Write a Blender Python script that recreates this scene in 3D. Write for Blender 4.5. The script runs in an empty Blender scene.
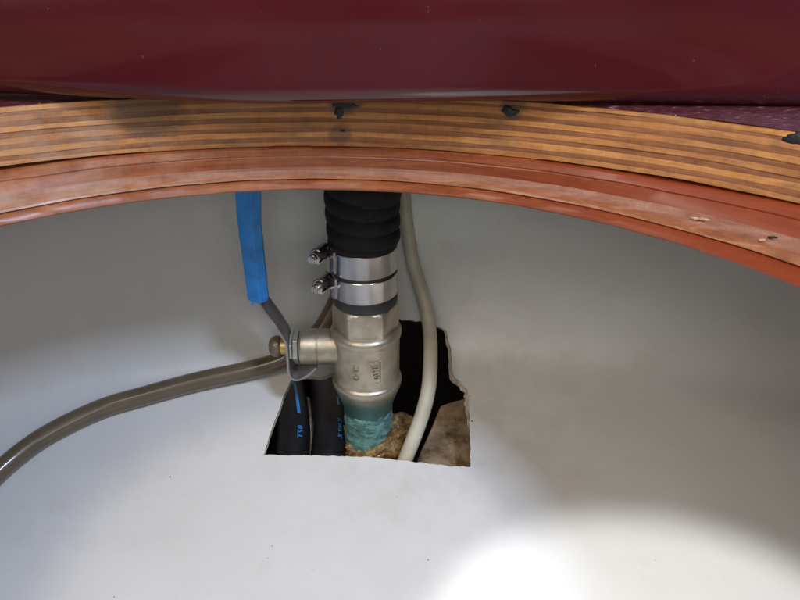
import bpy, bmesh, math, random
from mathutils import Vector, Matrix, noise
random.seed(7)
S = bpy.context.scene
C = S.collection
R = math.radians
PI = math.pi
# ------------------------------------------------------------------ camera
TH = R(28); F = 750.0
cam = bpy.data.cameras.new('camera'); co = bpy.data.objects.new('camera', cam); C.objects.link(co)
cam.sensor_width = 36; cam.lens = F/800*36; cam.clip_start = .01; cam.clip_end = 20
co.location = (0, 0, 0); co.rotation_euler = (R(90)-TH, 0, 0)
S.camera = co
# ------------------------------------------------------------------ world and lamps (cabin interior)
w = bpy.data.worlds.new('World'); S.world = w; w.use_nodes = True
wn = w.node_tree.nodes; wl = w.node_tree.links
bg = wn['Background']
tc = wn.new('ShaderNodeTexCoord'); nz = wn.new('ShaderNodeTexNoise'); nz.inputs['Scale'].default_value = 2.2
nz.inputs['Detail'].default_value = 3
cr = wn.new('ShaderNodeValToRGB')
cr.color_ramp.elements[0].position = .50; cr.color_ramp.elements[0].color = (.105, .115, .105, 1)
cr.color_ramp.elements[1].position = .64; cr.color_ramp.elements[1].color = (1.0, .78, .68, 1)
wl.new(tc.outputs['Generated'], nz.inputs['Vector']); wl.new(nz.outputs['Fac'], cr.inputs['Fac'])
wl.new(cr.outputs['Color'], bg.inputs['Color']); bg.inputs['Strength'].default_value = 1.2

def aim(o, tgt):
    d = Vector(tgt)-Vector(o.location)
    o.rotation_euler = d.to_track_quat('-Z', 'Y').to_euler()
def area(name, loc, tgt, sx, sy, power, col):
    l = bpy.data.lights.new(name, 'AREA'); l.shape = 'RECTANGLE'; l.size = sx; l.size_y = sy
    l.energy = power; l.color = col
    o = bpy.data.objects.new(name, l); C.objects.link(o); o.location = loc; aim(o, tgt); return o
def spot(name, loc, tgt, ang, blend, size, power, col):
    l = bpy.data.lights.new(name, 'SPOT'); l.spot_size = R(ang); l.spot_blend = blend; l.shadow_soft_size = size
    l.energy = power; l.color = col
    o = bpy.data.objects.new(name, l); C.objects.link(o); o.location = loc; aim(o, tgt); return o
# daylight from an open hatch to the right, behind the photographer
area('hatch_daylight', (.53, -.29, .86), (-.14, .45, -.33), .22, .22, 14.5, (.60, .73, 1.0))
# cabin lamp and the photographer's torch
spot('cabin_lamp', (.10, -.30, .55), (-.075, .350, -.465), 17.8, .22, .02, 12.5, (1.0, .89, .80))
o = spot('torch', (.08, -.12, .25), (.182, .318, -.468), 17, .28, .018, 28, (.97, .98, 1.0)); o.scale = (1.45, 1, 1)
# added fill behind the photographer to brighten the liner wall, no real window
area('soft_wall_fill', (.06, -.26, .058), (.04, .60, -.30), .34, .15, .60, (.91, 1.0, .90))
area('warm_floor_fill', (-.50, -.34, .62), (.24, .45, -.40), .50, .40, 4.8, (1.0, .91, .82))  # added warm fill to lift the right floor, stands for no known lamp
S.view_settings.view_transform = 'Standard'; S.view_settings.look = 'None'
S.view_settings.exposure = 0; S.view_settings.gamma = 1
S.render.engine = 'CYCLES'
try:
    S.cycles.max_bounces = 8; S.cycles.diffuse_bounces = 5; S.cycles.use_denoising = True
except Exception: pass

# ------------------------------------------------------------------ helpers
def ray(px, py):
    u = (px-400)/F; v = (300-py)/F
    return Vector((u, math.cos(TH)+v*math.sin(TH), -math.sin(TH)+v*math.cos(TH)))
def lin(c):
    return tuple(((x/255)/12.92 if x/255 <= .04045 else ((x/255+.055)/1.055)**2.4) for x in c)
def mesh(name, V, Fc, mat, parent=None, smooth=True, mats=None, mi=None):
    m = bpy.data.meshes.new(name); m.from_pydata([tuple(v) for v in V], [], Fc)
    for mm in (mats or [mat]): m.materials.append(mm)
    if mi: m.polygons.foreach_set('material_index', mi)
    bm = bmesh.new(); bm.from_mesh(m); bmesh.ops.recalc_face_normals(bm, faces=bm.faces); bm.to_mesh(m); bm.free()
    if smooth: m.polygons.foreach_set('use_smooth', [True]*len(m.polygons))
    m.update()
    o = bpy.data.objects.new(name, m); C.objects.link(o)
    if parent: o.parent = parent
    return o
def sharp(o, deg=35):
    m = o.data; bm = bmesh.new(); bm.from_mesh(m)
    for e in bm.edges:
        if len(e.link_faces) == 2 and e.calc_face_angle(0) > R(deg): e.smooth = False
    bm.to_mesh(m); bm.free(); return o
def thing(name, label, cat, group=None):
    o = bpy.data.objects.new(name, None); C.objects.link(o); o['label'] = label; o['category'] = cat
    o.empty_display_size = .02
    if group: o['group'] = group
    return o
def tag(o, label, cat, group=None):
    o['label'] = label; o['category'] = cat
    if group: o['group'] = group
    return o
def struct(o): o['kind'] = 'structure'; return o
def catmull(P, n=10):
    P = [Vector(p) for p in P]; out = []
    Q = [P[0]*2-P[1]]+P+[P[-1]*2-P[-2]]
    for i in range(1, len(Q)-2):
        a, b, c, d = Q[i-1:i+3]
        for k in range(n):
            t = k/n
            out.append(.5*((2*b)+(c-a)*t+(2*a-5*b+4*c-d)*t*t+(3*b-a-3*c+d)*t**3))
    out.append(P[-1]); return out
def frames(path):
    fr = []; T0 = (path[1]-path[0]).normalized()
    n = T0.orthogonal().normalized()
    for i in range(len(path)):
        T = (path[min(i+1, len(path)-1)]-path[max(i-1, 0)]).normalized()
        n = (n-T*n.dot(T)).normalized(); fr.append((path[i], n, T.cross(n), T))
    return fr
def tube(name, path, rad, mat, parent=None, seg=28, rfun=None, caps=True):
    fr = frames(path); V = []; Fc = []; L = 0
    for i, (p, n, b, T) in enumerate(fr):
        if i: L += (path[i]-path[i-1]).length
        for k in range(seg):
            a = 2*PI*k/seg
            r = (rad(i/(len(path)-1)) if callable(rad) else rad)
            if rfun: r = rfun(L, a, r)
            V.append(p+(n*math.cos(a)+b*math.sin(a))*r)
    for i in range(len(path)-1):
        for k in range(seg):
            Fc.append((i*seg+k, i*seg+(k+1) % seg, (i+1)*seg+(k+1) % seg, (i+1)*seg+k))
    if caps:
        Fc.append(tuple(range(seg))); Fc.append(tuple(range((len(path)-1)*seg, len(path)*seg)))
    return mesh(name, V, Fc, mat, parent)
def lathe(name, prof, mat, parent=None, org=(0, 0, 0), axis='Z', seg=64, rfun=None, deg=30, caps=True):
    """prof: list of (r, h)"""
    V = []; Fc = []; O = Vector(org)
    for (r, h) in prof:
        for k in range(seg):
            a = 2*PI*k/seg; rr = rfun(a, h, r) if rfun else r
            c, s = rr*math.cos(a), rr*math.sin(a)
            V.append(O+(Vector((c, s, h)) if axis == 'Z' else Vector((h, c, s)) if axis == 'X' else Vector((c, h, s))))
    for i in range(len(prof)-1):
        for k in range(seg):
            Fc.append((i*seg+k, i*seg+(k+1) % seg, (i+1)*seg+(k+1) % seg, (i+1)*seg+k))
    if caps:
        Fc.append(tuple(range(seg))); Fc.append(tuple(range((len(prof)-1)*seg, len(prof)*seg)))
    return sharp(mesh(name, V, Fc, mat, parent), deg)
def prism(name, sec, path_dir, mat, parent=None, bev=0):
    """sec: list of 3-D points (planar outline); swept by vector"""
    n = len(sec); V = [Vector(p) for p in sec]+[Vector(p)+Vector(path_dir) for p in sec]
    Fc = [tuple(range(n)), tuple(range(n, 2*n))]+[(i, (i+1) % n, n+(i+1) % n, n+i) for i in range(n)]
    o = mesh(name, V, Fc, mat, parent, smooth=False)
    if bev:
        bm = bmesh.new(); bm.from_mesh(o.data)
        bmesh.ops.bevel(bm, geom=bm.edges[:], offset=bev, segments=2, affect='EDGES', profile=.5)
        bm.to_mesh(o.data); bm.free()
    return o
def fbm(p, s, o=3):
    v = 0; a = 1
    for i in range(o): v += a*noise.noise(Vector(p)*s*(2**i)); a *= .5
    return v

# ------------------------------------------------------------------ materials
class NT:
    def __init__(s, name, **kw):
        s.m = bpy.data.materials.new(name); s.m.use_nodes = True; s.n = s.m.node_tree.nodes; s.l = s.m.node_tree.links
        s.b = s.n['Principled BSDF']
        for k, v in kw.items():
            s.b.inputs[k.replace('_', ' ')].default_value = v
        s.tc = s.n.new('ShaderNodeTexCoord')
    def noise(s, scale, detail=4, rough=.55, stretch=None, dist=0):
        n = s.n.new('ShaderNodeTexNoise'); n.inputs['Scale'].default_value = scale; n.inputs['Detail'].default_value = detail
        n.inputs['Roughness'].default_value = rough; n.inputs['Distortion'].default_value = dist
        if stretch:
            m = s.n.new('ShaderNodeMapping'); m.inputs['Scale'].default_value = stretch
            s.l.new(s.tc.outputs['Object'], m.inputs['Vector']); s.l.new(m.outputs[0], n.inputs['Vector'])
        else: s.l.new(s.tc.outputs['Object'], n.inputs['Vector'])
        return n.outputs['Fac']
    def ramp(s, fac, stops):
        r = s.n.new('ShaderNodeValToRGB'); e = r.color_ramp.elements
        while len(e) < len(stops): e.new(.5)
        for x, (p, c) in zip(e, stops): x.position = p; x.color = (*c, 1) if len(c) == 3 else c
        s.l.new(fac, r.inputs['Fac']); return r.outputs['Color']
    def mix(s, fac, a, b, mode='MIX'):
        m = s.n.new('ShaderNodeMix'); m.data_type = 'RGBA'; m.blend_type = mode
        for sock, v in ((m.inputs[0], fac), (m.inputs[6], a), (m.inputs[7], b)):
            if hasattr(v, 'is_output'): s.l.new(v, sock)
            elif isinstance(v, (int, float)): sock.default_value = v
            else: sock.default_value = (*v, 1)
        return m.outputs[2]
    def math(s, op, a, b=0):
        m = s.n.new('ShaderNodeMath'); m.operation = op; m.use_clamp = False
        for i, v in enumerate((a, b)):
            if hasattr(v, 'is_output'): s.l.new(v, m.inputs[i])
            else: m.inputs[i].default_value = v
        return m.outputs[0]
    def xyz(s):
        x = s.n.new('ShaderNodeSeparateXYZ'); s.l.new(s.tc.outputs['Object'], x.inputs[0]); return x.outputs
    def maprange(s, v, a, b, c=0, d=1):
        m = s.n.new('ShaderNodeMapRange'); m.inputs[1].default_value = a; m.inputs[2].default_value = b
        m.inputs[3].default_value = c; m.inputs[4].default_value = d; m.interpolation_type = 'SMOOTHSTEP'
        s.l.new(v, m.inputs[0]); return m.outputs[0]
    def col(s, v): s.l.new(v, s.b.inputs['Base Color']); return s
    def rough(s, v): s.l.new(v, s.b.inputs['Roughness']); return s
    def bump(s, v, st=.3, d=.001):
        b = s.n.new('ShaderNodeBump'); b.inputs['Strength'].default_value = st; b.inputs['Distance'].default_value = d
        s.l.new(v, b.inputs['Height']); s.l.new(b.outputs[0], s.b.inputs['Normal']); return s
M = {}
# glass fibre liner: off-white gelcoat, faint dirt and yellowing
t = NT('gelcoat_white', Roughness=.42, Specular_IOR_Level=.45)
a = t.ramp(t.noise(5, 5), [(.3, (.61, .608, .578)), (.7, (.69, .69, .672))])
a = t.mix(t.ramp(t.noise(26, 6, .7), [(.55, (0, 0, 0)), (.8, (.35, .35, .35))]), a, (.50, .46, .38))
a = t.mix(t.ramp(t.noise(190, 2, .5), [(.78, (0, 0, 0)), (.82, (.5, .5, .5))]), a, (.32, .27, .2))
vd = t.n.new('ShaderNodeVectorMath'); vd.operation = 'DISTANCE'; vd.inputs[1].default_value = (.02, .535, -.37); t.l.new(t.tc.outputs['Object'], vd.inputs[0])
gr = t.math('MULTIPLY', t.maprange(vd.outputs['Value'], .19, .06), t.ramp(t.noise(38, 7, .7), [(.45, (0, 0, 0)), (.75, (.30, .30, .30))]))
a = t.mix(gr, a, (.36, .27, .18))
sm = t.ramp(t.noise(9, 7, .75, (1, 3, 1)), [(.54, (0, 0, 0)), (.78, (.30, .30, .30))])
a = t.mix(sm, a, (.50, .44, .38))
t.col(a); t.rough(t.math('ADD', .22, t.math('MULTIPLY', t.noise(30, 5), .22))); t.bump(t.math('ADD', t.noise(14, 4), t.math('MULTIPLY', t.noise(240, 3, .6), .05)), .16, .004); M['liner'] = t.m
t = NT('raw_laminate_edge', Roughness=.85)
t.col(t.ramp(t.noise(160, 6, .7), [(.3, (.20, .15, .09)), (.52, (.50, .44, .33)), (.75, (.66, .61, .5))])); t.bump(t.noise(420, 5), .7, .001); M['edge'] = t.m
t = NT('gelcoat_maroon', Roughness=.16, Specular_IOR_Level=.5)
a = t.ramp(t.noise(9, 4), [(.3, (.058, .0058, .009)), (.7, (.078, .008, .012))])
a = t.mix(t.ramp(t.noise(330, 2), [(.74, (0, 0, 0)), (.80, (.5, .5, .5))]), a, (.25, .15, .15))
t.col(a); t.rough(t.math('ADD', .05, t.math('MULTIPLY', t.noise(22, 6, .65), .10))); t.bump(t.noise(7, 3), .12, .006); M['maroon'] = t.m
t = NT('chipped_maroon', Roughness=.45)
t.col(t.ramp(t.noise(150, 8, .75, (1, 2.2, 1)), [(.42, (.06, .008, .012)), (.58, (.10, .022, .028)), (.66, (.32, .22, .22)), (.78, (.5, .44, .42))]))
t.bump(t.noise(300, 6), .5, .001); M['flange'] = t.m
SMUDGE = [((-.145, .434, -.101), .040, .6), ((-.033, .444, -.103), .016, .7), ((.066, .431, -.103), .016, .6), ((-.035, .445, -.122), .012, .55)]
def wood(name, lo, mid, hi, rough=.5, grime=.55, coat=0.0, seed=0, dust=(.36, .27, .2), dustamt=.5, fresh=None):
    t = NT(name, Roughness=rough, Coat_Weight=coat, Coat_Roughness=.22)
    g = t.noise(70, 6, .65, (.35, 1, 6), .6)
    a = t.ramp(g, [(.28, lo), (.5, mid), (.72, hi)])
    f = t.ramp(t.noise(420, 4, .7, (1, .6, .25)), [(.35, (.78, .76, .74)), (.6, (1, 1, 1))])
    a = t.mix(.6, a, f, 'MULTIPLY')
    s = t.ramp(t.noise(24+seed, 6, .7), [(.5, (0, 0, 0)), (.72, (grime,)*3)])
    a = t.mix(s, a, (.045, .032, .022))
    # dust and fading settled towards the left end
    x = t.xyz()[0]
    d = t.math('MULTIPLY', t.maprange(x, .12, -.26), t.ramp(t.noise(60, 6, .7), [(.35, (0, 0, 0)), (.65, (dustamt,)*3)]))
    a = t.mix(d, a, dust)
    if fresh:
        a = t.mix(t.maprange(x, -.02, .17, 0, .75), a, fresh)
    if name.startswith('plywood'):
        for (c, rad, am) in SMUDGE:
            vd = t.n.new('ShaderNodeVectorMath'); vd.operation = 'DISTANCE'; vd.inputs[1].default_value = c; t.l.new(t.tc.outputs['Object'], vd.inputs[0])
            k = t.math('ADD', t.maprange(vd.outputs['Value'], rad, rad*.15), t.math('MULTIPLY', t.math('SUBTRACT', t.noise(75, 7, .75, (.5, 1, 2.5)), .5), 2.2))
            a = t.mix(t.maprange(k, .25, .8, 0, am), a, (.05, .04, .032))
    t.col(a); t.bump(f, .15, .0006); return t
M['ply_light'] = wood('plywood_light_veneer', (.38, .135, .028), (.54, .225, .050), (.66, .33, .10), .62).m
M['ply_mid'] = wood('plywood_tan_veneer', (.30, .105, .023), (.44, .170, .038), (.56, .26, .072), .62, seed=5).m
M['ply_dark'] = wood('plywood_end_grain', (.16, .052, .017), (.27, .095, .028), (.37, .155, .05), .75, seed=9).m
M['mould'] = wood('varnished_moulding', (.15, .030, .008), (.27, .062, .013), (.40, .125, .032), .42, .4, .12, 3, (.44, .25, .14), .45, (.25, .033, .006)).m
M['glue'] = NT('dark_glue_line', Base_Color=(.03, .018, .012, 1), Roughness=.8).m
M['ledge'] = wood('dusty_ledge', (.24, .08, .035), (.34, .145, .08), (.44, .24, .155), .7, .3, 0, 7, (.40, .28, .21), .7).m
M['ridge'] = wood('worn_ridge', (.22, .06, .02), (.36, .13, .05), (.52, .26, .13), .5, .2, .2, 4, (.5, .36, .27), .6).m
M['dab'] = NT('black_sealant', Base_Color=(.012, .012, .012, 1), Roughness=.55).bump.__self__.m
t = NT('ribbed_rubber', Roughness=.75, Specular_IOR_Level=.25); t.col(t.ramp(t.noise(90, 5), [(.3, (.004, .004, .0042)), (.75, (.010, .010, .010))])); t.bump(t.noise(700, 4), .3, .0006); M['rubber'] = t.m
t = NT('rubber_cuff', Roughness=.55); t.col(t.ramp(t.noise(90, 5), [(.3, (.014, .014, .015)), (.75, (.028, .028, .028))])); t.bump(t.noise(700, 4), .25, .0005); M['cuff'] = t.m
t = NT('stainless_band', Metallic=1.0, Roughness=.3); t.col(t.ramp(t.noise(60, 5), [(.3, (.50, .47, .45)), (.7, (.64, .62, .60))]))
t.rough(t.math('ADD', .12, t.math('MULTIPLY', t.noise(300, 4, .6, (.3, .3, 8)), .2))); M['steel'] = t.m
t = NT('nickel_plated_brass', Metallic=.85, Roughness=.42)
a = t.ramp(t.noise(45, 6, .65), [(.28, (.33, .285, .20)), (.5, (.48, .43, .33)), (.75, (.60, .56, .46))])
mk = t.math('ADD', t.maprange(t.xyz()[2], -.352, -.374), t.math('MULTIPLY', t.math('SUBTRACT', t.noise(60, 4), .5), .6))
a = t.mix(t.maprange(mk, .25, 1.0), a, (.16, .34, .31))
t.col(a); t.rough(t.math('ADD', .30, t.math('MULTIPLY', t.noise(120, 5), .25))); t.bump(t.noise(520, 3), .35, .0005); M['nickel'] = t.m
t = NT('corroded_neck', Metallic=.1, Roughness=.7)
zz = t.xyz()[2]
vg = t.ramp(t.noise(110, 6, .7, (1, 1, 2.5)), [(.28, (.04, .10, .08)), (.45, (.085, .20, .175)), (.60, (.19, .38, .36)), (.74, (.34, .33, .18))])
mk = t.math('ADD', t.maprange(zz, -.370, -.383), t.math('MULTIPLY', t.math('SUBTRACT', t.noise(70, 4), .5), .9))
t.col(t.mix(t.maprange(mk, .25, .75), (.36, .33, .25), vg)); t.bump(t.noise(300, 6, .7), .6, .0015); M['verdigris'] = t.m
t = NT('gold_sealant', Roughness=.5, Coat_Weight=.12)
t.col(t.ramp(t.noise(130, 7, .75), [(.3, (.04, .022, .008)), (.46, (.16, .075, .02)), (.55, (.27, .18, .05)), (.67, (.45, .36, .14)), (.82, (.70, .62, .36))]))
t.bump(t.noise(260, 6), .8, .002); M['sealant'] = t.m
t = NT('lever_steel', Metallic=.8, Roughness=.45); t.col(t.ramp(t.noise(80, 6), [(.3, (.24, .21, .21)), (.7, (.42, .39, .39))])); t.bump(t.noise(500, 4), .3, .0005); M['lever'] = t.m
t = NT('zinc_nut', Metallic=.7, Roughness=.42); t.col(t.ramp(t.noise(90, 5), [(.3, (.34, .35, .28)), (.7, (.52, .54, .46))])); M['zinc'] = t.m
t = NT('blue_vinyl', Roughness=.38, Specular_IOR_Level=.5); t.col(t.ramp(t.noise(60, 5), [(.3, (.004, .12, .38)), (.45, (.006, .17, .52)), (.7, (.010, .22, .60))])); t.bump(t.noise(260, 4), .2, .0006); M['blue'] = t.m
M['brass'] = NT('brass_end', Base_Color=(.62, .42, .16, 1), Metallic=.6, Roughness=.4).m
t = NT('smoked_clear_hose', Roughness=.3, Coat_Weight=.4, Transmission_Weight=.08, IOR=1.4)
t.col(t.ramp(t.noise(30, 4), [(.3, (.10, .075, .045)), (.7, (.165, .125, .078))])); M['smoke'] = t.m
t = NT('cream_cable_sheath', Roughness=.42); t.col(t.ramp(t.noise(50, 5), [(.3, (.44, .40, .30)), (.7, (.57, .53, .42))])); M['cable'] = t.m
t = NT('black_pipe', Roughness=.5, Specular_IOR_Level=.3); t.col(t.ramp(t.noise(60, 5), [(.3, (.004, .004, .005)), (.75, (.010, .010, .012))])); M['pipe'] = t.m
M['print'] = NT('blue_print', Base_Color=(.02, .20, .52, 1), Roughness=.5).m
t = NT('stained_foam', Roughness=.85)
a = t.ramp(t.noise(42, 7, .7, dist=.15), [(.30, (.03, .02, .012)), (.40, (.17, .11, .06)), (.54, (.38, .27, .16)), (.75, (.52, .41, .27))])
t.col(a); t.bump(t.noise(120, 7, .7), .8, .003); M['foam'] = t.m
t = NT('bilge_hull', Roughness=.9, Specular_IOR_Level=.1); t.col(t.ramp(t.noise(30, 6), [(.3, (.0025, .002, .002)), (.7, (.008, .006, .005))])); M['hull'] = t.m
M['speck'] = NT('dirt_speck', Base_Color=(.035, .025, .018, 1), Roughness=.9).m
t = NT('wood_chip', Roughness=.8); t.col(t.ramp(t.noise(400, 2), [(.3, (.45, .2, .06)), (.7, (.75, .6, .42))])); M['chip'] = t.m

# ------------------------------------------------------------------ liner height field
def floorz(y):
    k = .40
    z = -.403+(y-.48)*k
    zf = -.468
    s = .02                                            # flattens into the bottom of the locker
    return zf+s*math.log(1+math.exp(min((z-zf)/s, 40)))
def sp(x, wd):
    q = x/wd
    return x if q > 30 else wd*math.log(1+math.exp(q))
def H(x, y):
    yc = .578-(.42 if x < 0 else .22)*x*x
    z = floorz(min(y, yc+.03))
    z += 2.9*sp(y-yc, .0062)
    z += 2.6*sp(abs(x)-.46, .02)+2.2*sp(.02-y, .02)
    z += .0012*fbm((x, y, 0), 9)
    return min(z, -.113)
def surf(px, py, off=0.0):
    d = ray(px, py); lo, hi = .2, 1.2; t = lo
    while t < hi:
        p = d*t
        if p.z < H(p.x, p.y): break
        t += .004
    a, b = t-.004, t
    for _ in range(24):
        m = (a+b)/2; p = d*m
        if p.z < H(p.x, p.y): b = m
        else: a = m
    return d*(a-off)
hole_px = [(264, 455), (268, 440), (276, 417), (284, 396), (289, 384), (294, 377), (305, 376), (322, 377), (336, 372), (342, 350), (344, 328), (352, 321), (375, 319), (402, 319),
           (418, 320), (430, 322), (440, 326), (447, 333), (450, 345), (452, 358), (452, 370), (455, 378), (462, 383), (467, 389), (469, 398), (470, 430),
           (470.5, 467), (450, 466), (425, 463), (400, 460), (370, 457), (335, 456), (300, 455.5)]
hp = [surf(*p) for p in hole_px]; hp = [Vector((p.x, p.y, 0)) for p in hp]
# resample evenly
def resample(P, n):
    Q = P+[P[0]]; L = [0]
    for i in range(len(P)): L.append(L[-1]+(Q[i+1]-Q[i]).length)
    out = []; j = 0
    for k in range(n):
        s = L[-1]*k/n
        while L[j+1] < s: j += 1
        out.append(Q[j].lerp(Q[j+1], (s-L[j])/(L[j+1]-L[j])))
    return out
N = 520
ring0 = resample(hp, N)
ring0 = [p+Vector((noise.noise(p*160), noise.noise(p*160+Vector((9, 3, 1))), 0))*.0009+Vector((noise.noise(p*600), noise.noise(p*600+Vector((9, 3, 1))), 0))*.0003 for p in ring0]
cen = sum(ring0, Vector())/N
X0, X1, Y0, Y1 = -.62, .62, -.14, .705
def outer(p):
    d = (p-cen).normalized(); ts = []
    if d.x > 1e-9: ts.append((X1-cen.x)/d.x)
    if d.x < -1e-9: ts.append((X0-cen.x)/d.x)
    if d.y > 1e-9: ts.append((Y1-cen.y)/d.y)
    if d.y < -1e-9: ts.append((Y0-cen.y)/d.y)
    return cen+d*min(ts)
out0 = [outer(p) for p in ring0]
# spread outer angles smoothly
NR = 230
V = []; Fc = []
for j in range(NR+1):
    t_ = (j/NR)
    f = .0006*j/(NR*.0+1) if False else (t_**1.7*.85+t_*.15)
    for p, q in zip(ring0, out0):
        a = p.lerp(q, f); V.append((a.x, a.y, H(a.x, a.y)))
for j in range(NR):
    for k in range(N):
        Fc.append((j*N+k, j*N+(k+1) % N, (j+1)*N+(k+1) % N, (j+1)*N+k))
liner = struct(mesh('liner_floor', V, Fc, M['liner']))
# cut edge of the hole, 5 mm thick laminate with a chewed lower line
V = []; Fc = []
def nrm(x, y):
    e = .002
    return Vector((-(H(x+e, y)-H(x-e, y))/(2*e), -(H(x, y+e)-H(x, y-e))/(2*e), 1)).normalized()
NE = 5
for j in range(NE+1):
    for i, p in enumerate(ring0):
        q = ring0[i-3]; n = nrm(p.x, p.y)
        b = Vector((p.x, p.y, H(p.x, p.y)))
        if j == 0: v = b+n*.0001
        else:
            dth = .0045+.0015*noise.noise(p*90)
            tow = (cen-p).normalized()
            bev = .0036*max(0, min(1, (p.x-cen.x)/.03))*max(0, min(1, (p.y-cen.y+.02)/.02))
            v = b-n*dth*j/NE+tow*(bev*j/NE+.0012*noise.noise(p*300+Vector((j, 0, 0))) - .0004)
        V.append(v)
for j in range(NE):
    for k in range(N): Fc.append((j*N+k, j*N+(k+1) % N, (j+1)*N+(k+1) % N, (j+1)*N+k))
mesh('cut_edge', V, Fc, M['edge'], liner)
# underside of liner so the laminate is solid round the hole
V = []; Fc = []
for j in range(2):
    for i, p in enumerate(ring0):
        n = nrm(p.x, p.y); a = p.lerp(p+(p-cen).normalized()*.012, j); V.append(Vector((a.x, a.y, H(a.x, a.y)))-n*.0052)
for k in range(N): Fc.append((k, (k+1) % N, N+(k+1) % N, N+k))
mesh('laminate_underside', V, Fc, M['edge'], liner)
# specks of dirt on the liner
V = []; Fc = []
def blob(V, Fc, p, r, n=None, flat=.4):
    b0 = len(V); n = (n or Vector((0, 0, 1))).normalized(); u = n.orthogonal().normalized(); v = n.cross(u); k = 7
    for i in range(k):
        a = 2*PI*i/k; rr = r*random.uniform(.6, 1.3); V.append(p+(u*math.cos(a)+v*math.sin(a))*rr)
    V.append(p+n*r*flat)
    for i in range(k): Fc.append((b0+i, b0+(i+1) % k, b0+k))
    Fc.append(tuple(b0+i for i in range(k)))
for px, py, r in [(170, 477, .0011), (272, 546, .0008), (268, 558, .0005), (428, 560, .0009), (397, 497, .0006), (114, 597, .0008), (417, 244, .0008), (472, 421, .0013), (470, 396, .0006), (352, 520, .0004), (610, 470, .0005), (150, 300, .0004), (505, 545, .0005), (655, 560, .0005)]:
    p = surf(px, py, .0004); blob(V, Fc, p, r*.62, nrm(p.x, p.y))
for i in range(10):
    p = surf(random.uniform(0, 800), random.uniform(230, 600), .0003)
    blob(V, Fc, p, random.uniform(.0001, .00025), nrm(p.x, p.y))
o = mesh('dirt', V, Fc, M['speck']); o['kind'] = 'stuff'; o['label'] = 'tiny dark specks of dirt scattered over the white liner'; o['category'] = 'dirt'
# ------------------------------------------------------------------ hull below
V = []; Fc = []
nx, ny = 60, 40
for j in range(ny+1):
    for i in range(nx+1):
        x = -.62+1.24*i/nx; y = -.14+.95*j/ny
        V.append((x, y, floorz(min(y, .7))-.085+.004*fbm((x, y, 2), 14)))
for j in range(ny):
    for i in range(nx): a = j*(nx+1)+i; Fc.append((a, a+1, a+nx+2, a+nx+1))
struct(mesh('hull', V, Fc, M['hull']))

# ------------------------------------------------------------------ oval opening: plywood edge, moulding, flange
def ell(cx, cy, a, b, z, th): return Vector((cx+a*math.cos(th), cy+b*math.sin(th), z))
NS = 260
TT = [2*PI*i/NS for i in range(NS)]
def E_top(th, q=0):    # q 0 top .. 1 joint
    a = .417+(.391-.417)*q; b = .425+(.422-.425)*q
    return ell(-.055, .02, a, b, -.100-.030*q, th)
def E_dust(th): return ell(-.05, .02, .358, .4215, -.143, th)
def E_ridge(th): return ell(-.05, .02, .331, .4180, -.1485, th)
def E_bot(th): return ell(-.05, .14-.06*max(0, -math.sin(th)), .278, .295, -.155, th)
def outw(th): return Vector((math.cos(th), math.sin(th), 0))
def loop_mesh(name, funcs, mat, parent=None, closed=True, mats=None, mi=None, deg=30):
    n = len(funcs); V = []; Fc = []; MI = []
    for th in TT:
        for f in funcs: V.append(f(th))
    for i in range(NS):
        a = i*n; b = ((i+1) % NS)*n
        for k in range(n if closed else n-1):
            Fc.append((a+k, b+k, b+(k+1) % n, a+(k+1) % n)); MI.append(mi[k] if mi else 0)
    return sharp(mesh(name, V, Fc, mat, parent, mats=mats, mi=MI if mi else None), deg)
ply = thing('plywood_edge', 'striped plywood edge of the oval opening, between the maroon panel and the red-brown moulding', 'plywood')
hs = [.8, .7, 1.2, 1.0, 1.1, 1.0, 1.2, .95, 1.15, 1.0, .9]
tot = sum(hs); q = 0
for i, h in enumerate(hs):
    q0 = q; q1 = q+h/tot; q += h/tot
    prd = (0 if i % 2 else .0003)+random.uniform(-.00015, .00015)
    def mk(qq, ins, i=i, prd=prd):
        def f(th):
            p = E_top(th, qq)
            j = noise.noise(Vector((math.cos(th)*9, math.sin(th)*9, i*3.1)))*.0005+noise.noise(Vector((math.cos(th)*60, math.sin(th)*60, i*3.1)))*.00025
            p.z += noise.noise(Vector((math.cos(th)*5, math.sin(th)*5, round(qq*90))))*.0008+noise.noise(Vector((math.cos(th)*16, math.sin(th)*16, round(qq*90)+50)))*.0004
            return p+outw(th)*(ins-prd+j)
        return f
    loop_mesh('veneer', [mk(q0, .020), mk(q0, .00012), mk(q0+.006, 0), mk(q1-.006, 0), mk(q1, .00012), mk(q1, .020)],
              M['ply_dark'] if i % 2 else (M['ply_light'] if i % 4 == 0 else M['ply_mid']), ply)
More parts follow.
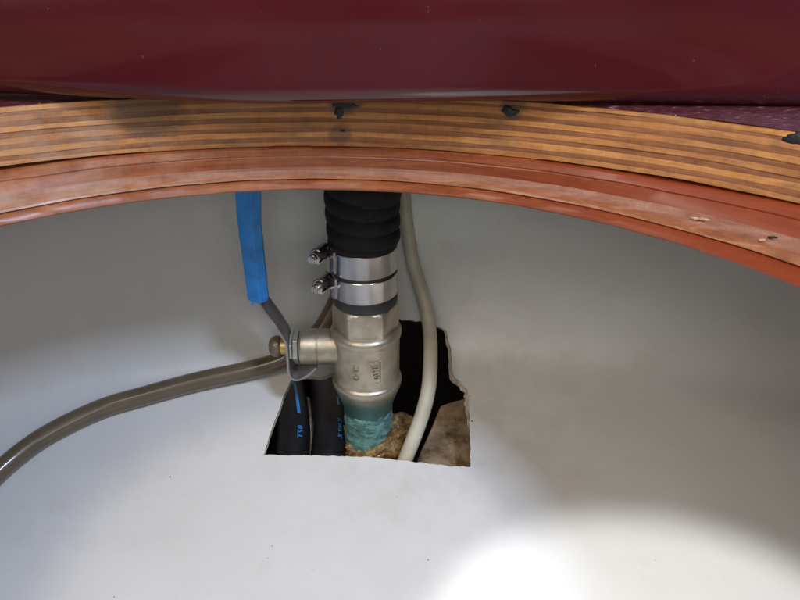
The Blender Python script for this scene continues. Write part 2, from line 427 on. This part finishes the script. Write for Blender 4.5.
# black sealant dabs and soot on the upper edge of the plywood
def on_ply(px, q):
    best = None
    for k in range(2000):
        th = PI*k/2000; p = E_top(th, q); dep = p.y*math.cos(TH)-p.z*math.sin(TH)
        x = 400+F*p.x/dep
        if best is None or abs(x-px) < best[0]: best = (abs(x-px), th, p)
    return best[2], best[1]
def dab(px, q, wd, hh, parent):
    V = []; Fc = []; p, th = on_ply(px, q); tx = Vector((-math.sin(th), math.cos(th), 0)); o = outw(th)*-1
    n = 40
    for r, dp in ((1, -.0016), (.95, -.0010), (.5, -.0006)):
        for k in range(n):
            a = 2*PI*k/n; m = r*(1+.55*noise.noise(Vector((math.cos(a)*1.4, math.sin(a)*1.4, px*.37)))+.25*noise.noise(Vector((math.cos(a)*5, math.sin(a)*5, px))))
            V.append(p+tx*math.cos(a)*wd*m+Vector((0, 0, 1))*math.sin(a)*hh*m+o*(dp+.0012))
    V.append(p+o*.0009)
    for j in range(2):
        for k in range(n): Fc.append((j*n+k, j*n+(k+1) % n, (j+1)*n+(k+1) % n, (j+1)*n+k))
    for k in range(n): Fc.append((2*n+k, 2*n+(k+1) % n, 3*n))
    return mesh('sealant_dab', V, Fc, M['dab'], parent)
dab(345, .20, .0085, .0030, ply); dab(340, .36, .0032, .0034, ply); dab(510, .20, .0050, .0030, ply)
dab(797, .12, .006, .0034, ply); dab(342, .70, .0020, .0008, ply)

# moulding
mld = thing('wooden_moulding', 'varnished red-brown wooden moulding with a dusty ledge, bent round the oval opening under the plywood', 'moulding')
def gapf(th):
    x = math.cos(th)
    g = .0004
    g += .0016*math.exp(-((x+.42)/.10)**2)+.0013*math.exp(-((x-.52)/.12)**2)
    return g*(1+.4*noise.noise(Vector((x*14, 0, 0)))) if math.sin(th) > 0 else .0004
def wob(th, k, a=.0004):
    return Vector((0, 0, a*noise.noise(Vector((math.cos(th)*11, math.sin(th)*11, k*5)))))+outw(th)*(a*noise.noise(Vector((math.cos(th)*14, math.sin(th)*14, k*7+2))))
def J(th):
    p = E_top(th, 1); p.z = -.1302-gapf(th); return p-outw(th)*.0012
def mixf(A, B, t, off=(0, 0), k=0, a=.0003):
    return lambda th: A(th).lerp(B(th), t)-outw(th)*off[0]+Vector((0, 0, off[1]))+wob(th, k, a)
s1 = [lambda th: J(th)+outw(th)*.014, lambda th: J(th)+outw(th)*.0005+wob(th, 1), mixf(J, E_dust, .04, (.0009, -.0004), 1), mixf(J, E_dust, .40, (.0012, .0004), 2),
      mixf(J, E_dust, .44, (.0007, 0), 2), mixf(J, E_dust, .48, (.0010, 0), 2), mixf(J, E_dust, 1.0, (0, 0), 3, .0002), lambda th: E_dust(th)+outw(th)*.014]
loop_mesh('upper_strip', s1, M['mould'], mld)
s2 = [lambda th: E_dust(th)+outw(th)*.013+Vector((0, 0, -.0002)), mixf(E_dust, E_ridge, .0, (0, 0), 3, .0002), mixf(E_dust, E_ridge, .3, (-.0012, -.0002), 4, .0003), mixf(E_dust, E_ridge, .62, (-.0002, 0), 5, .0004),
      mixf(E_dust, E_ridge, .9, (.0012, .0002), 6, .0004), mixf(E_dust, E_ridge, 1.0, (.0010, -.0003), 6, .0004), lambda th: E_ridge(th)+outw(th)*.02+Vector((0, 0, -.0006))]
loop_mesh('dusty_ledge', s2, None, mld, mats=[M['ledge'], M['ridge']], mi=[0, 0, 0, 1, 1, 1, 1])
s3 = [lambda th: E_ridge(th)+outw(th)*.025+Vector((0, 0, -.0008)), mixf(E_ridge, E_bot, .04, (-.0010, -.0006), 7), mixf(E_ridge, E_bot, .16, (.0002, -.0004), 7), mixf(E_ridge, E_bot, .5, (.0012, 0), 8),
      mixf(E_ridge, E_bot, .90, (.0008, 0), 9), mixf(E_ridge, E_bot, 1.0, (-.0006, -.0006), 9, .0005), lambda th: E_bot(th)+outw(th)*.05]
loop_mesh('lower_strip', s3, M['mould'], mld)
# flakes of wood and dust lying on the ledge
V = []; Fc = []
for i in range(120):
    th = random.uniform(.55, 2.6); f = random.uniform(.05, .5)
    p = E_dust(th).lerp(E_ridge(th), f)+Vector((0, 0, .0002)); blob(V, Fc, p, random.uniform(.0001, .0003), Vector((0, -.3, 1)), .25)
for i in range(160):
    th = random.uniform(.45, 2.7); p = E_top(th, 0)+outw(th)*random.uniform(.001, .016)+Vector((0, 0, .0003))
    blob(V, Fc, p, random.uniform(.0002, .0007), None, .6)
o = mesh('wood_flakes', V, Fc, M['chip'], None, smooth=False); o['kind'] = 'stuff'; o['label'] = 'loose wood flakes and dust lying along the moulding ledge'; o['category'] = 'debris'
th = 1.0
def chip(px, f, L, wdt, mat='chip'):
    best = None
    for k in range(1500):
        t0 = PI*k/1500; p = E_dust(t0).lerp(E_ridge(t0), f); x = 400+F*p.x/(p.y*math.cos(TH)-p.z*math.sin(TH))
        if best is None or abs(x-px) < best[0]: best = (abs(x-px), t0, p)
    p = best[2]; t0 = best[1]; tx = Vector((math.sin(t0), -math.cos(t0)-.1, .05)).normalized(); n = Vector((0, -.3, 1))
    sec = [p-tx*L+n*.0006, p-tx*L*.3-outw(t0)*wdt+n*.0007, p+tx*L+n*.0015, p+tx*L*.2+outw(t0)*wdt+n*.0012]
    return prism('wood_chip', sec, (0, 0, -.0007), M[mat])
tag(chip(700, .35, .0052, .0012), 'pale splinter of wood lying lengthways on the ledge at the right', 'wood chip', 'chips on the moulding ledge')
tag(chip(762, .55, .0016, .0012), 'small orange wood chip on the ledge near the right edge of the picture', 'wood chip', 'chips on the moulding ledge')
tag(chip(772, .30, .0022, .0007, 'speck'), 'dark sliver on the ledge beside the small orange chip', 'wood chip', 'chips on the moulding ledge')

# maroon flange (flat top round the plywood) and standing maroon panel
def sq(th, z, m=.72):
    c, s = math.cos(th), math.sin(th); k = 1/max(abs(c), abs(s)); return Vector((c*k*m, .02+s*k*m, z))
mar = thing('maroon_panel', 'glossy maroon moulded panel with a rounded bottom edge standing above the plywood edge', 'panel')
fl = [lambda th: sq(th, -.1075), lambda th: E_top(th, 0)+outw(th)*.0205+Vector((0, 0, -.0075)), lambda th: E_top(th, 0)+outw(th)*.0205+Vector((0, 0, -.0012)),
      lambda th: E_top(th, 0)+outw(th)*.0018+Vector((0, 0, .0004)), lambda th: E_top(th, 0)+outw(th)*.0035+Vector((0, 0, .0012)), lambda th: sq(th, -.0988)]
loop_mesh('flange', fl, M['flange'], mar)
prof = []
yf, zb, rr = .4035, -.0975, .013
prof += [(yf, .22), (yf, .19)]
for z in (.15, .1, .05, 0, -.03, -.06): prof.append((yf-.0015*math.sin((.19-z)*6), z))
for k in range(0, 13):
    a = (PI*.62)*k/12
    prof.append((yf+rr-rr*math.cos(a), zb+rr-rr*math.sin(a)))
prof += [(yf+.040, zb+.004), (yf+.040, .22)]
V = []; Fc = []; nX = 150; n = len(prof)
for i in range(nX+1):
    x = -.72+1.44*i/nX
    for (y, z) in prof:
        dz = .0012*noise.noise(Vector((x*6, 0, 0)))*(1 if z < -.05 else 0)
        V.append((x, y+.03*max(0, z-zb-.012)+.0035*noise.noise(Vector((x*4.5, z*9, 3)))*(1 if y < .43 else 0)+.010*min(1, max(0, (-.06-x)/.15)), z+dz+((.0030*min(1, max(0, (-.10-x)/.16))-.0016*min(1, max(0, (x-.05)/.12))) if z < -.05 else 0)))
for i in range(nX):
    for k in range(n): a = i*n; b = (i+1)*n; Fc.append((a+k, a+(k+1) % n, b+(k+1) % n, b+k))
Fc.append(tuple(range(n))); Fc.append(tuple(range(nX*n, (nX+1)*n)))
sharp(mesh('panel_face', V, Fc, M['maroon'], mar), 50)

# ------------------------------------------------------------------ valve stack
VX, VY = -.0275, .526
def zpx(py, r):
    d = ray(367, py); return d.z*(VY-r)/d.y
ORG = (VX, VY, 0)
def pr(lst): return [(r, zpx(py, r)) for (r, py) in lst]
valve = thing('ball_valve', 'nickel plated ball valve with a blue lever handle, standing in the hole in the liner', 'valve')
RB = .0278
lathe('valve_body', pr([(.0235, 340), (.0262, 342), (.0277, 345), (.0288, 347), (.0288, 350), (.0280, 352.5), (.0272, 355), (.0270, 388), (.0268, 392), (.0272, 393.5), (.0284, 395), (.0290, 397), (.0290, 399), (.0284, 401.5), (.0274, 403), (.0268, 404), (.0250, 408), (.0226, 413), (.0212, 417), (.0208, 422)]), M['nickel'], valve, ORG, seg=96, deg=60)
zt, zl = zpx(316.5, .0255)-.0002, zpx(343, .026)
hexr = lambda a, h, r: r
V = []; Fc = []
def hexring(rc, z, k=12, chamf=None):
    out = []
    for s_ in range(6):
        a0 = R(60*s_+2); a1 = R(60*(s_+1)+2)
        p0 = Vector((math.cos(a0), math.sin(a0), 0)); p1 = Vector((math.cos(a1), math.sin(a1), 0))
        for j in range(k):
            p = p0.lerp(p1, j/k)*rc
            if chamf and p.length > chamf: p = p.normalized()*chamf
            out.append(Vector((VX, VY, 0))+p+Vector((0, 0, z)))
    return out
rings = [hexring(.0225, zt+.0008, chamf=.021), hexring(.0272, zt, chamf=.0232), hexring(.0272, zt-.0018, chamf=.0252), hexring(.0272, zt-.0040, chamf=.0266), hexring(.0272, zl+.003, chamf=.0268), hexring(.0272, zl, chamf=.0258)]
for r_ in rings: V += r_
m_ = 72
for j in range(len(rings)-1):
    for k in range(m_): Fc.append((j*m_+k, j*m_+(k+1) % m_, (j+1)*m_+(k+1) % m_, (j+1)*m_+k))
Fc.append(tuple(range(m_)))
sharp(mesh('hex_collar', V, Fc, M['nickel'], valve), 22)
# neck with corroded threads
nk = [(.0200, 414)]
pp = 419
while pp < 475:
    nk += [(.0202, pp), (.0205, pp+1.8), (.0208, pp+3.4), (.0207, pp+5), (.0203, pp+6.4)]; pp += 7.4
lathe('threaded_neck', pr(nk), M['verdigris'], valve, ORG, seg=96, deg=180,
      rfun=lambda a, h, r: r+.0013*fbm((math.cos(a)*.9, math.sin(a)*.9, h*60), 1.6)+.0007*fbm((math.cos(a), math.sin(a), h*300), 4))
# stem boss, nuts
SZ = zpx(354, .012)
def xat(px, y=VY-.012, z=SZ):
    dep = y*math.cos(TH)-z*math.sin(TH); return (px-400)/F*dep
bossO = (0, VY, SZ)
lathe('stem_boss', [(.0150, xat(345)), (.0150, xat(318)), (.0144, xat(317.4)), (.0144, xat(316.6)), (.0149, xat(316)), (.0147, xat(301)), (.0138, xat(299)), (.008, xat(298.6))], M['nickel'], valve, bossO, 'X', 48, deg=25)
lathe('stem_shaft', [(.0060, xat(305)), (.0060, xat(276))], M['brass'], valve, bossO, 'X', 24)
def hexnut(name, x0, x1, rc, parent, mat, rot=10, org=bossO):
    sec = [Vector((x0, org[1]+rc*math.cos(R(60*k+rot)), org[2]+rc*math.sin(R(60*k+rot)))) for k in range(6)]
    return prism(name, sec, (x1-x0, 0, 0), mat, parent, .0007)
hexnut('lock_nut', xat(297.5), xat(292.6), .0150, valve, M['zinc'], 12)
hexnut('thin_nut', xat(291.8), xat(288.6), .0120, valve, M['zinc'], 28)
lathe('end_cap', [(.0052, xat(279)), (.0080, xat(278.4)), (.0090, xat(276)), (.0088, xat(272.5)), (.0074, xat(269)), (.0045, xat(267)), (.001, xat(266.4))], M['smoke'], valve, bossO, 'X', 32, deg=60)
lathe('brass_collar', [(.004, xat(285.8)), (.0068, xat(285.2)), (.0068, xat(279.5)), (.0050, xat(278.9))], M['brass'], valve, bossO, 'X', 24)
# lever: flat strip, width along Y
def at(px, py, y):
    d = ray(px, py); return d*(y/d.y)
yl = VY-.010
lp = [at(316, 369, yl), at(308, 374.5, yl), at(298, 378.5, yl), at(292, 377, yl), at(288.8, 370, yl), at(287.6, 355, yl), at(286.0, 342, yl), at(281, 333, yl), at(273, 321, yl), at(263.5, 308, yl), at(259.5, 301, yl), at(258.5, 292, yl-.003), at(257, 280, yl-.008)]
cp = catmull(lp, 6)
wid = .0100
V = []; Fc = []; nc = len(cp)
for i, p in enumerate(cp):
    T = (cp[min(i+1, nc-1)]-cp[max(i-1, 0)]); T.y = 0; T.normalize(); nn = Vector((-T.z, 0, T.x))
    u = i/(nc-1); hw = .0115 if u < .75 else .0115-.0050*(u-.75)/.25
    if u < .12: hw *= .7+.3*u/.12
    yc_ = (VY-.001) if u < .65 else (VY-.001)+(p.y-yl)-.001*(u-.65)/.35
    for (sy, sn) in ((-1, -.8), (-1, .8), (-.93, 1), (.93, 1), (1, .8), (1, -.8), (.93, -1), (-.93, -1)):
        V.append(Vector((p.x, yc_+sy*hw, p.z))+nn*sn*.0011)
for i in range(nc-1):
    for k in range(8): Fc.append((i*8+k, i*8+(k+1) % 8, (i+1)*8+(k+1) % 8, (i+1)*8+k))
Fc.append(tuple(range(8))); Fc.append(tuple(range((nc-1)*8, nc*8)))
lever = sharp(mesh('lever', V, Fc, M['lever'], valve), 40)
# blue sleeve
ctr = [at(258.0, 300, .512), at(257.2, 290, .510), at(252.5, 250, .503), at(249, 220, .497), at(248, 196, .493), at(244, 150, .485)]
hw_ = [.0072, .0079, .0080, .0082, .0086, .0092]
cs = catmull(ctr, 8); V = []; Fc = []; sec = [(-1.0, -.15), (-.92, -.42), (.28, -1.0), (.42, -1.0), (1.0, -.25), (1.0, .5), (.8, .8), (-.7, .8), (-1.0, .5)]
ns = len(cs); n = len(sec)
for i, p in enumerate(cs):
    u = i/(ns-1); q_ = u*(len(hw_)-1); k0 = min(int(q_), len(hw_)-2); h_ = hw_[k0]+(hw_[k0+1]-hw_[k0])*(q_-k0)
    if i == 0: h_ *= .86
    if 3 <= i <= 6: h_ *= 1.06
    T = (cs[min(i+1, ns-1)]-cs[max(i-1, 0)]).normalized(); ux = (Vector((1, 0, 0))-T*T.x).normalized(); uy = T.cross(ux)
    if uy.y < 0: uy = -uy
    for (sx, sy) in sec: V.append(p+ux*sx*h_*(1+.02*noise.noise(p*90))+uy*sy*h_*.72)
for i in range(ns-1):
    for k in range(n): Fc.append((i*n+k, i*n+(k+1) % n, (i+1)*n+(k+1) % n, (i+1)*n+k))
Fc.append(tuple(range(n))); Fc.append(tuple(range((ns-1)*n, ns*n)))
sl = sharp(mesh('lever_sleeve', V, Fc, M['blue'], lever), 20)
sl['label'] = 'blue vinyl sleeve on the lever'
b_ = [at(253, 297, .502), at(253.5, 301, .503), at(251.5, 305, .502)]
tube('vinyl_drip', catmull(b_, 4), .0009, M['blue'], sl, 8)

# embossed marks on the body
def textmesh(txt, size, bold=.0):
    cu = bpy.data.curves.new('t', 'FONT'); cu.body = txt; cu.size = size; cu.align_x = 'CENTER'; cu.align_y = 'CENTER'; cu.offset = bold; cu.resolution_u = 3
    cu.extrude = .5
    ob = bpy.data.objects.new('t', cu); C.objects.link(ob); bpy.context.view_layer.update()
    dg = bpy.context.evaluated_depsgraph_get(); me = bpy.data.meshes.new_from_object(ob.evaluated_get(dg))
    vs = [v.co.copy() for v in me.vertices]; fs = [tuple(p.vertices) for p in me.polygons]
    bpy.data.objects.remove(ob); bpy.data.curves.remove(cu); bpy.data.meshes.remove(me)
    return vs, fs
def wrap_body(vs, x0px, ypx, rot, h=.0005, sx=1, sy=1, r=.0272):
    out = []; a0 = math.asin(max(-1, min(1, (xat(x0px, VY-r, zpx(ypx, r))-VX)/r))); z0 = zpx(ypx, r)
    for v in vs:
        x, y = v.x*sx, v.y*sy
        X = x*math.cos(rot)-y*math.sin(rot); Z = x*math.sin(rot)+y*math.cos(rot)
        a = a0+X/r; rad = r-.0003+(h+.0003)*(1 if v.z > 0 else 0)
        out.append(Vector((VX+rad*math.sin(a), VY-rad*math.cos(a), z0+Z)))
    return out
def box2(x0, x1, y0, y1, xt0=None, xt1=None, n=6):
    return
vs, fs = textmesh('IMVI', .0078, .00012)
emb = mesh('embossed_letters', wrap_body(vs, 375.5, 373.2, -PI/2, .0018, .92, .85), fs, M['nickel'], valve, smooth=False)
vs, fs = textmesh('63 42', .0066, .00008)
mesh('embossed_letters', wrap_body(vs, 355.5, 374.5, -PI/2, .0015, .95, .95), fs, M['nickel'], valve, smooth=False)
# trapezoid frame: four bars
def bar(x0, y0, x1, y1, wd_, n=8):
    V = []; Fc = []; d = Vector((x1-x0, y1-y0, 0)); L = d.length; d.normalize(); p = Vector((-d.y, d.x, 0))
    for i in range(n+1):
        c = Vector((x0, y0, 0))+d*L*i/n
        for s_ in (-1, 1):
            for z in (0, 1): V.append(Vector((*(c+p*s_*wd_/2).xy, z)))
    for i in range(n):
        a = i*4; b = a+4
        Fc += [(a+1, a+3, b+3, b+1), (a, a+1, b+1, b), (a+2, a+3, b+3, b+2)]
    Fc += [(0, 1, 3, 2), (n*4, n*4+1, n*4+3, n*4+2)]
    return V, Fc
V = []; Fc = []
for (a, b, c, d) in ((-.0052, .0098, .0050, .0112), (.0048, .0110, .0046, -.0094), (.0048, -.0094, -.0002, -.0104), (-.0002, -.0104, -.0052, .0098)):
    v_, f_ = bar(a, b, c, d, .0011); k = len(V); V += v_; Fc += [tuple(x+k for x in f) for f in f_]
mesh('embossed_frame', wrap_body(V, 375, 373.5, 0, .0018), Fc, M['nickel'], valve, smooth=False)

# ------------------------------------------------------------------ ribbed hose
hose = thing('ribbed_hose', 'thick black ribbed rubber hose clamped onto the top of the ball valve', 'hose')
zc0, zc1 = zpx(316.5, .0255), zpx(258, .027)
lathe('hose_cuff', [(.021, zc0+.0006), (.0248, zc0), (.0256, zc0+.002), (.0256, zpx(308, .0256)), (.0246, zpx(305, .0256)), (.0246, zpx(256, .0246)), (.022, zpx(254, .0246))], M['cuff'], hose, ORG, seg=72, deg=60)
zs = zpx(259.5, .028)
path = [Vector((VX, VY, zs)), Vector((VX-.0003, VY, zs+.02)), Vector((VX-.0002, VY-.001, zs+.045)), Vector((VX+.002, VY-.001, -.180)), Vector((VX+.003, VY, -.145)), Vector((VX+.004, VY, -.1078))]
hpth = catmull(path, 26)
pitch = .0125
def rib(L, a, r):
    ph = (L/pitch+a/(2*PI)*1.0*1) % 1.0
    e = min(1, L/.004)
    bulge = math.sin(PI*ph)**.38
    r0 = r-.0016+(.0024)*bulge*e
    return r0+.00035*noise.noise(Vector((math.cos(a)*3, math.sin(a)*3, L*200)))
tube('ribbed_wall', hpth, lambda u: .0270+.0008*min(1, u*2), M['rubber'], hose, 56, rib)

# hose clamps
def clamp(py0, py1, label, rot, spx, spy, tilt):
    t = thing('hose_clamp', label, 'hose clamp', 'stainless hose clamps on the hose cuff')
    r = .0254
    z0, z1 = zpx(py1, r), zpx(py0, r)
    seg = 90; V = []; Fc = []
    pf = [(r-.0008, z0+.0001), (r, z0), (r+.0004, z0+.0005), (r+.0001, (z0+z1)/2), (r+.0004, z1-.0005), (r, z1), (r-.0008, z1-.0001)]
    for k in range(seg+1):
        a = R(rot-168)+R(336)*k/seg
        lift = .0020*max(0, (k-seg*.93)/(seg*.07))**1.5
        for (q_, z) in pf:
            V.append(Vector((VX+(q_+lift)*math.cos(a), VY+(q_+lift)*math.sin(a), z+tilt*math.cos(a)*r)))
    n = len(pf)
    for k in range(seg):
        for j in range(n): Fc.append((k*n+j, k*n+(j+1) % n, (k+1)*n+(j+1) % n, (k+1)*n+j))
    Fc.append(tuple(range(n))); Fc.append(tuple(range(seg*n, (seg+1)*n)))
    sharp(mesh('band', V, Fc, M['steel'], t), 40)
    # bridge between the band ends at the left, and the screw housing
    zm = (z0+z1)/2; hz = (z1-z0)/2
    V = []; Fc = []
    for k in range(15):
        a = R(rot+180-30)+R(62)*k/14; lf = .0012+.0034*math.sin(PI*k/14)
        for (q_, zz_) in ((r-.0002+lf*.4, -hz*.92), (r+lf, -hz*.95), (r+lf, hz*.95), (r-.0002+lf*.4, hz*.92)):
            V.append(Vector((VX+q_*math.cos(a), VY+q_*math.sin(a), zm+zz_-tilt*r)))
    for k in range(14):
        for j in range(4): Fc.append((k*4+j, k*4+(j+1) % 4, (k+1)*4+(j+1) % 4, (k+1)*4+j))
    Fc += [(0, 1, 2, 3), tuple(range(56, 60))]
    sharp(mesh('buckle', V, Fc, M['steel'], t), 40)
    # screw: axis from the housing behind-right to the head in front-left
    head = at(spx, spy, VY-.020); back = at(spx+21, spy-15, VY+.006)
    ax = (head-back).normalized()
    def ring(c, rad, nn=20, squ=1):
        u = ax.orthogonal().normalized(); v = ax.cross(u); return [c+(u*math.cos(2*PI*i/nn)+v*math.sin(2*PI*i/nn))*rad for i in range(nn)]
    def rod(name, pr_, parent, mat=M['steel'], nn=20, dg=35):
        V = []; Fc = []
        for (s_, rad) in pr_: V += ring(head-ax*s_, rad, nn)
        for i in range(len(pr_)-1):
            for k in range(nn): Fc.append((i*nn+k, i*nn+(k+1) % nn, (i+1)*nn+(k+1) % nn, (i+1)*nn+k))
        Fc.append(tuple(range(nn))); Fc.append(tuple(range((len(pr_)-1)*nn, len(pr_)*nn)))
        return sharp(mesh(name, V, Fc, mat, parent), dg)
    sc = rod('screw', [(-.0018, .0018), (-.0008, .0034), (.0014, .0036), (.0016, .0044), (.0024, .0046), (.0030, .0036), (.0032, .0026), (.0075, .0026)], t)
    # slot as a dark recessed-looking cross bar cut: two half-moon cheeks standing proud
    u = ax.orthogonal().normalized(); v = ax.cross(u)
    sd = (u*math.cos(.7)+v*math.sin(.7)); se = ax.cross(sd)
    for s_ in (-1, 1):
        sec = []
        for k in range(9):
            a = -PI/2+PI*k/8
            sec.append(head+ax*.0012+se*s_*(.0006+.0023*math.cos(a))+sd*.0028*math.sin(a))
        prism('screw_cheek', sec, ax*.0014, M['steel'], sc)
    # housing: half-round cover over the worm, open toward the head
    V = []; Fc = []
    side = (Vector((VX, VY, head.z))-back); side = (side-ax*side.dot(ax)).normalized(); upv = ax.cross(side)
    nn = 14
    for (s_, rad) in ((.0040, .0056), (.0044, .0062), (.018, .0058), (.0185, .0050)):
        for k in range(nn+1):
            a = R(55)+R(250)*k/nn
            V.append(head-ax*s_+(side*math.cos(a)+upv*math.sin(a))*rad)
        for k in range(nn, -1, -1):
            a = R(55)+R(250)*k/nn
            V.append(head-ax*s_+(side*math.cos(a)+upv*math.sin(a))*(rad-.0009))
    m2 = 2*(nn+1)
    for i in range(3):
        for k in range(m2): Fc.append((i*m2+k, i*m2+(k+1) % m2, (i+1)*m2+(k+1) % m2, (i+1)*m2+k))
    for b_ in (0, 3*m2):
        for k in range(nn): Fc.append((b_+k, b_+k+1, b_+m2-2-k, b_+m2-1-k))
    sharp(mesh('screw_housing', V, Fc, M['steel'], t), 40)
    tube('worm', [head-ax*.0045, head-ax*.009, head-ax*.0155], .0036, M['cuff'], t, 14)
    return t
clamp(258.5, 281.5, 'upper stainless hose clamp, its screw pointing left just under the ribbed hose', 0, 313, 259, .02)
clamp(284.5, 306, 'lower stainless hose clamp, just above the hexagonal collar of the valve', 2, 316, 289, .02)

# ------------------------------------------------------------------ sealant mound at the valve foot
bm = bmesh.new(); bmesh.ops.create_icosphere(bm, subdivisions=5, radius=1)
cz = zpx(452, .028)
for v in bm.verts:
    p = v.co.copy()
    q_ = Vector((p.x*.029+(.008 if p.x > 0 else 0)*p.x, p.y*.027, p.z*.018))
    q_ += p*(.0065*fbm(p, 2.3, 3)+.0035*abs(noise.noise(p*7))+.0018*noise.noise(p*16))
    q_.z += .013*max(0, p.x)
    v.co = q_+Vector((VX+.004, VY-.000, cz-.0145))
me = bpy.data.meshes.new('sealant_mound'); bm.to_mesh(me); bm.free(); me.materials.append(M['sealant'])
me.polygons.foreach_set('use_smooth', [True]*len(me.polygons))
o = bpy.data.objects.new('sealant_mound', me); C.objects.link(o); tag(o, 'lumpy golden and rusty sealant mound round the corroded foot of the valve', 'sealant')

# ------------------------------------------------------------------ black pipes with blue print under the liner
def pipe(pts, rad, label, marks, off_ang, group='black pipes under the liner'):
    P = []
    for (px, py, dd) in pts:
        b = surf_floor(px, py); P.append(b+ray(px, py)*dd)
    cp = catmull(P, 16); o = tube('black_pipe', cp, rad, M['pipe'], None, 32); tag(o, label, 'pipe', group)
    # arclength frames
    fr = []; L = 0
    for i, p in enumerate(cp):
        if i: L += (p-cp[i-1]).length
        T = (cp[min(i+1, len(cp)-1)]-cp[max(i-1, 0)]).normalized()
        toc = (-p).normalized(); n = (toc-T*toc.dot(T)).normalized(); s_ = T.cross(n)
        if s_.x < 0: s_ = -s_
        fr.append((L, p, n, s_))
    def onp(l, w_, h):
        for i in range(len(fr)-1):
            if fr[i+1][0] >= l: break
        f = (l-fr[i][0])/(fr[i+1][0]-fr[i][0])
        p = fr[i][1].lerp(fr[i+1][1], f); n = fr[i][2].lerp(fr[i+1][2], f); s2 = fr[i][3].lerp(fr[i+1][3], f)
        a = off_ang+w_/rad; return p+(n*math.cos(a)+s2*math.sin(a))*(rad+h)
    def lat(py):   # arclength where the pipe reaches an image row
        for (l, p, n, s2) in fr:
            dep = p.y*math.cos(TH)-p.z*math.sin(TH); y = 300-F*(p.y*math.sin(TH)+p.z*math.cos(TH))/dep
            if y <= py: return l
        return fr[-1][0]
    for m in marks:
        if m[0] == 'bar':
            l0, l1, w_ = lat(m[2]), lat(m[1]), m[3]; V = []; Fc = []; nn = 14
            for i in range(nn+1):
                l = l0+(l1-l0)*i/nn
                for j in range(3): V.append(onp(l, (j-1)*w_, .0002))
            for i in range(nn):
                for j in range(2): a = i*3+j; Fc.append((a, a+1, a+4, a+3))
            mesh('printed_stripe', V, Fc, M['print'], o)
        else:
            vs, fs = textmesh(m[1], m[3], .00005); l0 = lat(m[2]); VV = []
            for v in vs:   # text reads along the pipe
                VV.append(onp(max(0, l0-v.x*m[4]), -v.y*.9, .0002+(.0001 if v.z > 0 else 0)))
            mesh('printed_lettering', VV, fs, M['print'], o, smooth=False)
    return o
def surf_floor(px, py):
    d = ray(px, py); a, b = .3, 1.1
    for _ in range(40):
        m = (a+b)/2; p = d*m; z = -.403+(p.y-.48)*.4
        if p.z < z: b = m
        else: a = m
    return d*a
pipe([(292, 520, .035), (292, 480, .032), (293, 455, .032), (294, 430, .036), (292, 405, .045), (288, 380, .065), (284, 360, .09)], .0145, 'black pipe with a blue printed stripe at the left end of the hole',
     [('bar', 396, 424, .0014), ('text', '87T', 441, .0068, 1.15)], .36)
pipe([(326, 520, .036), (327, 480, .034), (328, 455, .034), (330, 430, .040), (328, 400, .052), (322, 372, .075), (316, 350, .10)], .0150, 'black pipe with small blue lettering right beside the foot of the valve',
     [('bar', 408, 417, .0008), ('text', 'Z 007 Z', 437, .0054, 1.1)], .62)
# grey strip in the gap between the two pipes, built as a thin tube
P = [surf_floor(311, 490)+ray(311, 490)*.048, surf_floor(309, 456)+ray(309, 456)*.046, surf_floor(309, 430)+ray(309, 430)*.050, surf_floor(306, 400)+ray(306, 400)*.06]
tag(tube('grey_strip', catmull(P, 10), .0042, M['edge'], None, 14), 'thin grey-brown strip squeezed between the two black pipes', 'conduit')
# stained foam block in the right of the hole
def pf(px, py, dd): return surf_floor(px, py)+ray(px, py)*dd
quad = [pf(404, 492, .020), pf(418, 440, .030), pf(438, 412, .040), pf(478, 388, .040), pf(520, 400, .035), pf(515, 500, .014)]
V = []; Fc = []; nn = 40
A, B, Cc, D = pf(396, 500, .030), pf(440, 404, .050), pf(490, 384, .050), pf(500, 500, .030)
for j in range(nn+1):
    for i in range(nn+1):
        u, v = i/nn, j/nn
        p = A.lerp(D, u).lerp(B.lerp(Cc, u), v)
        p += Vector((0, -.4, 1))*(.0030*fbm(p, 45, 4))
        if i == 0 or j == nn: p -= Vector((0, 0, .05))
        elif i == 1 or j == nn-1: p -= Vector((0, 0, .003))
        V.append(p)
for j in range(nn):
    for i in range(nn): a = j*(nn+1)+i; Fc.append((a, a+1, a+nn+2, a+nn+1))
tag(mesh('foam_block', V, Fc, M['foam']), 'stained tan foam block showing in the lower right of the hole', 'foam block')
# ------------------------------------------------------------------ cable and clear hose
def onw(px, py, off): return surf(px, py, off)
P = [onw(402, 150, .010)] + [onw(x, y, o_) for x, y, o_ in ((404, 195, .010), (407, 225, .010), (413, 262, .011), (423, 297, .013), (429, 325, .018))]
ts = P[-1].length/ray(429, 325).length
P += [ray(430.5, 352)*(ts*.975), ray(429, 385)*(ts*.955), ray(423, 412)*(ts*.948), ray(413, 440)*(ts*.945), ray(404, 463)*(ts*.948), ray(396, 490)*(ts*.97)]
tag(tube('electric_cable', catmull(P, 10), lambda u: .0056+.0006*min(1, u*1.4), M['cable'], None, 24), 'cream sheathed electric cable running down behind the hose and into the hole', 'cable')
P = [surf(-70, 550, .012), surf(-25, 497, .010), surf(5, 466, .010), surf(45, 436, .010), surf(100, 409, .010), surf(150, 394, .010), surf(200, 380.5, .010), surf(245, 371, .010), surf(280, 361, .012), surf(303, 347, .013), surf(321, 330, .012), surf(334, 308, .011), surf(345, 280, .010), surf(352, 240, .010), surf(356, 190, .010)]
tag(tube('clear_hose', catmull(P, 10), .0082, M['smoke'], None, 28), 'smoky translucent hose curving from the left edge to behind the valve', 'hose')
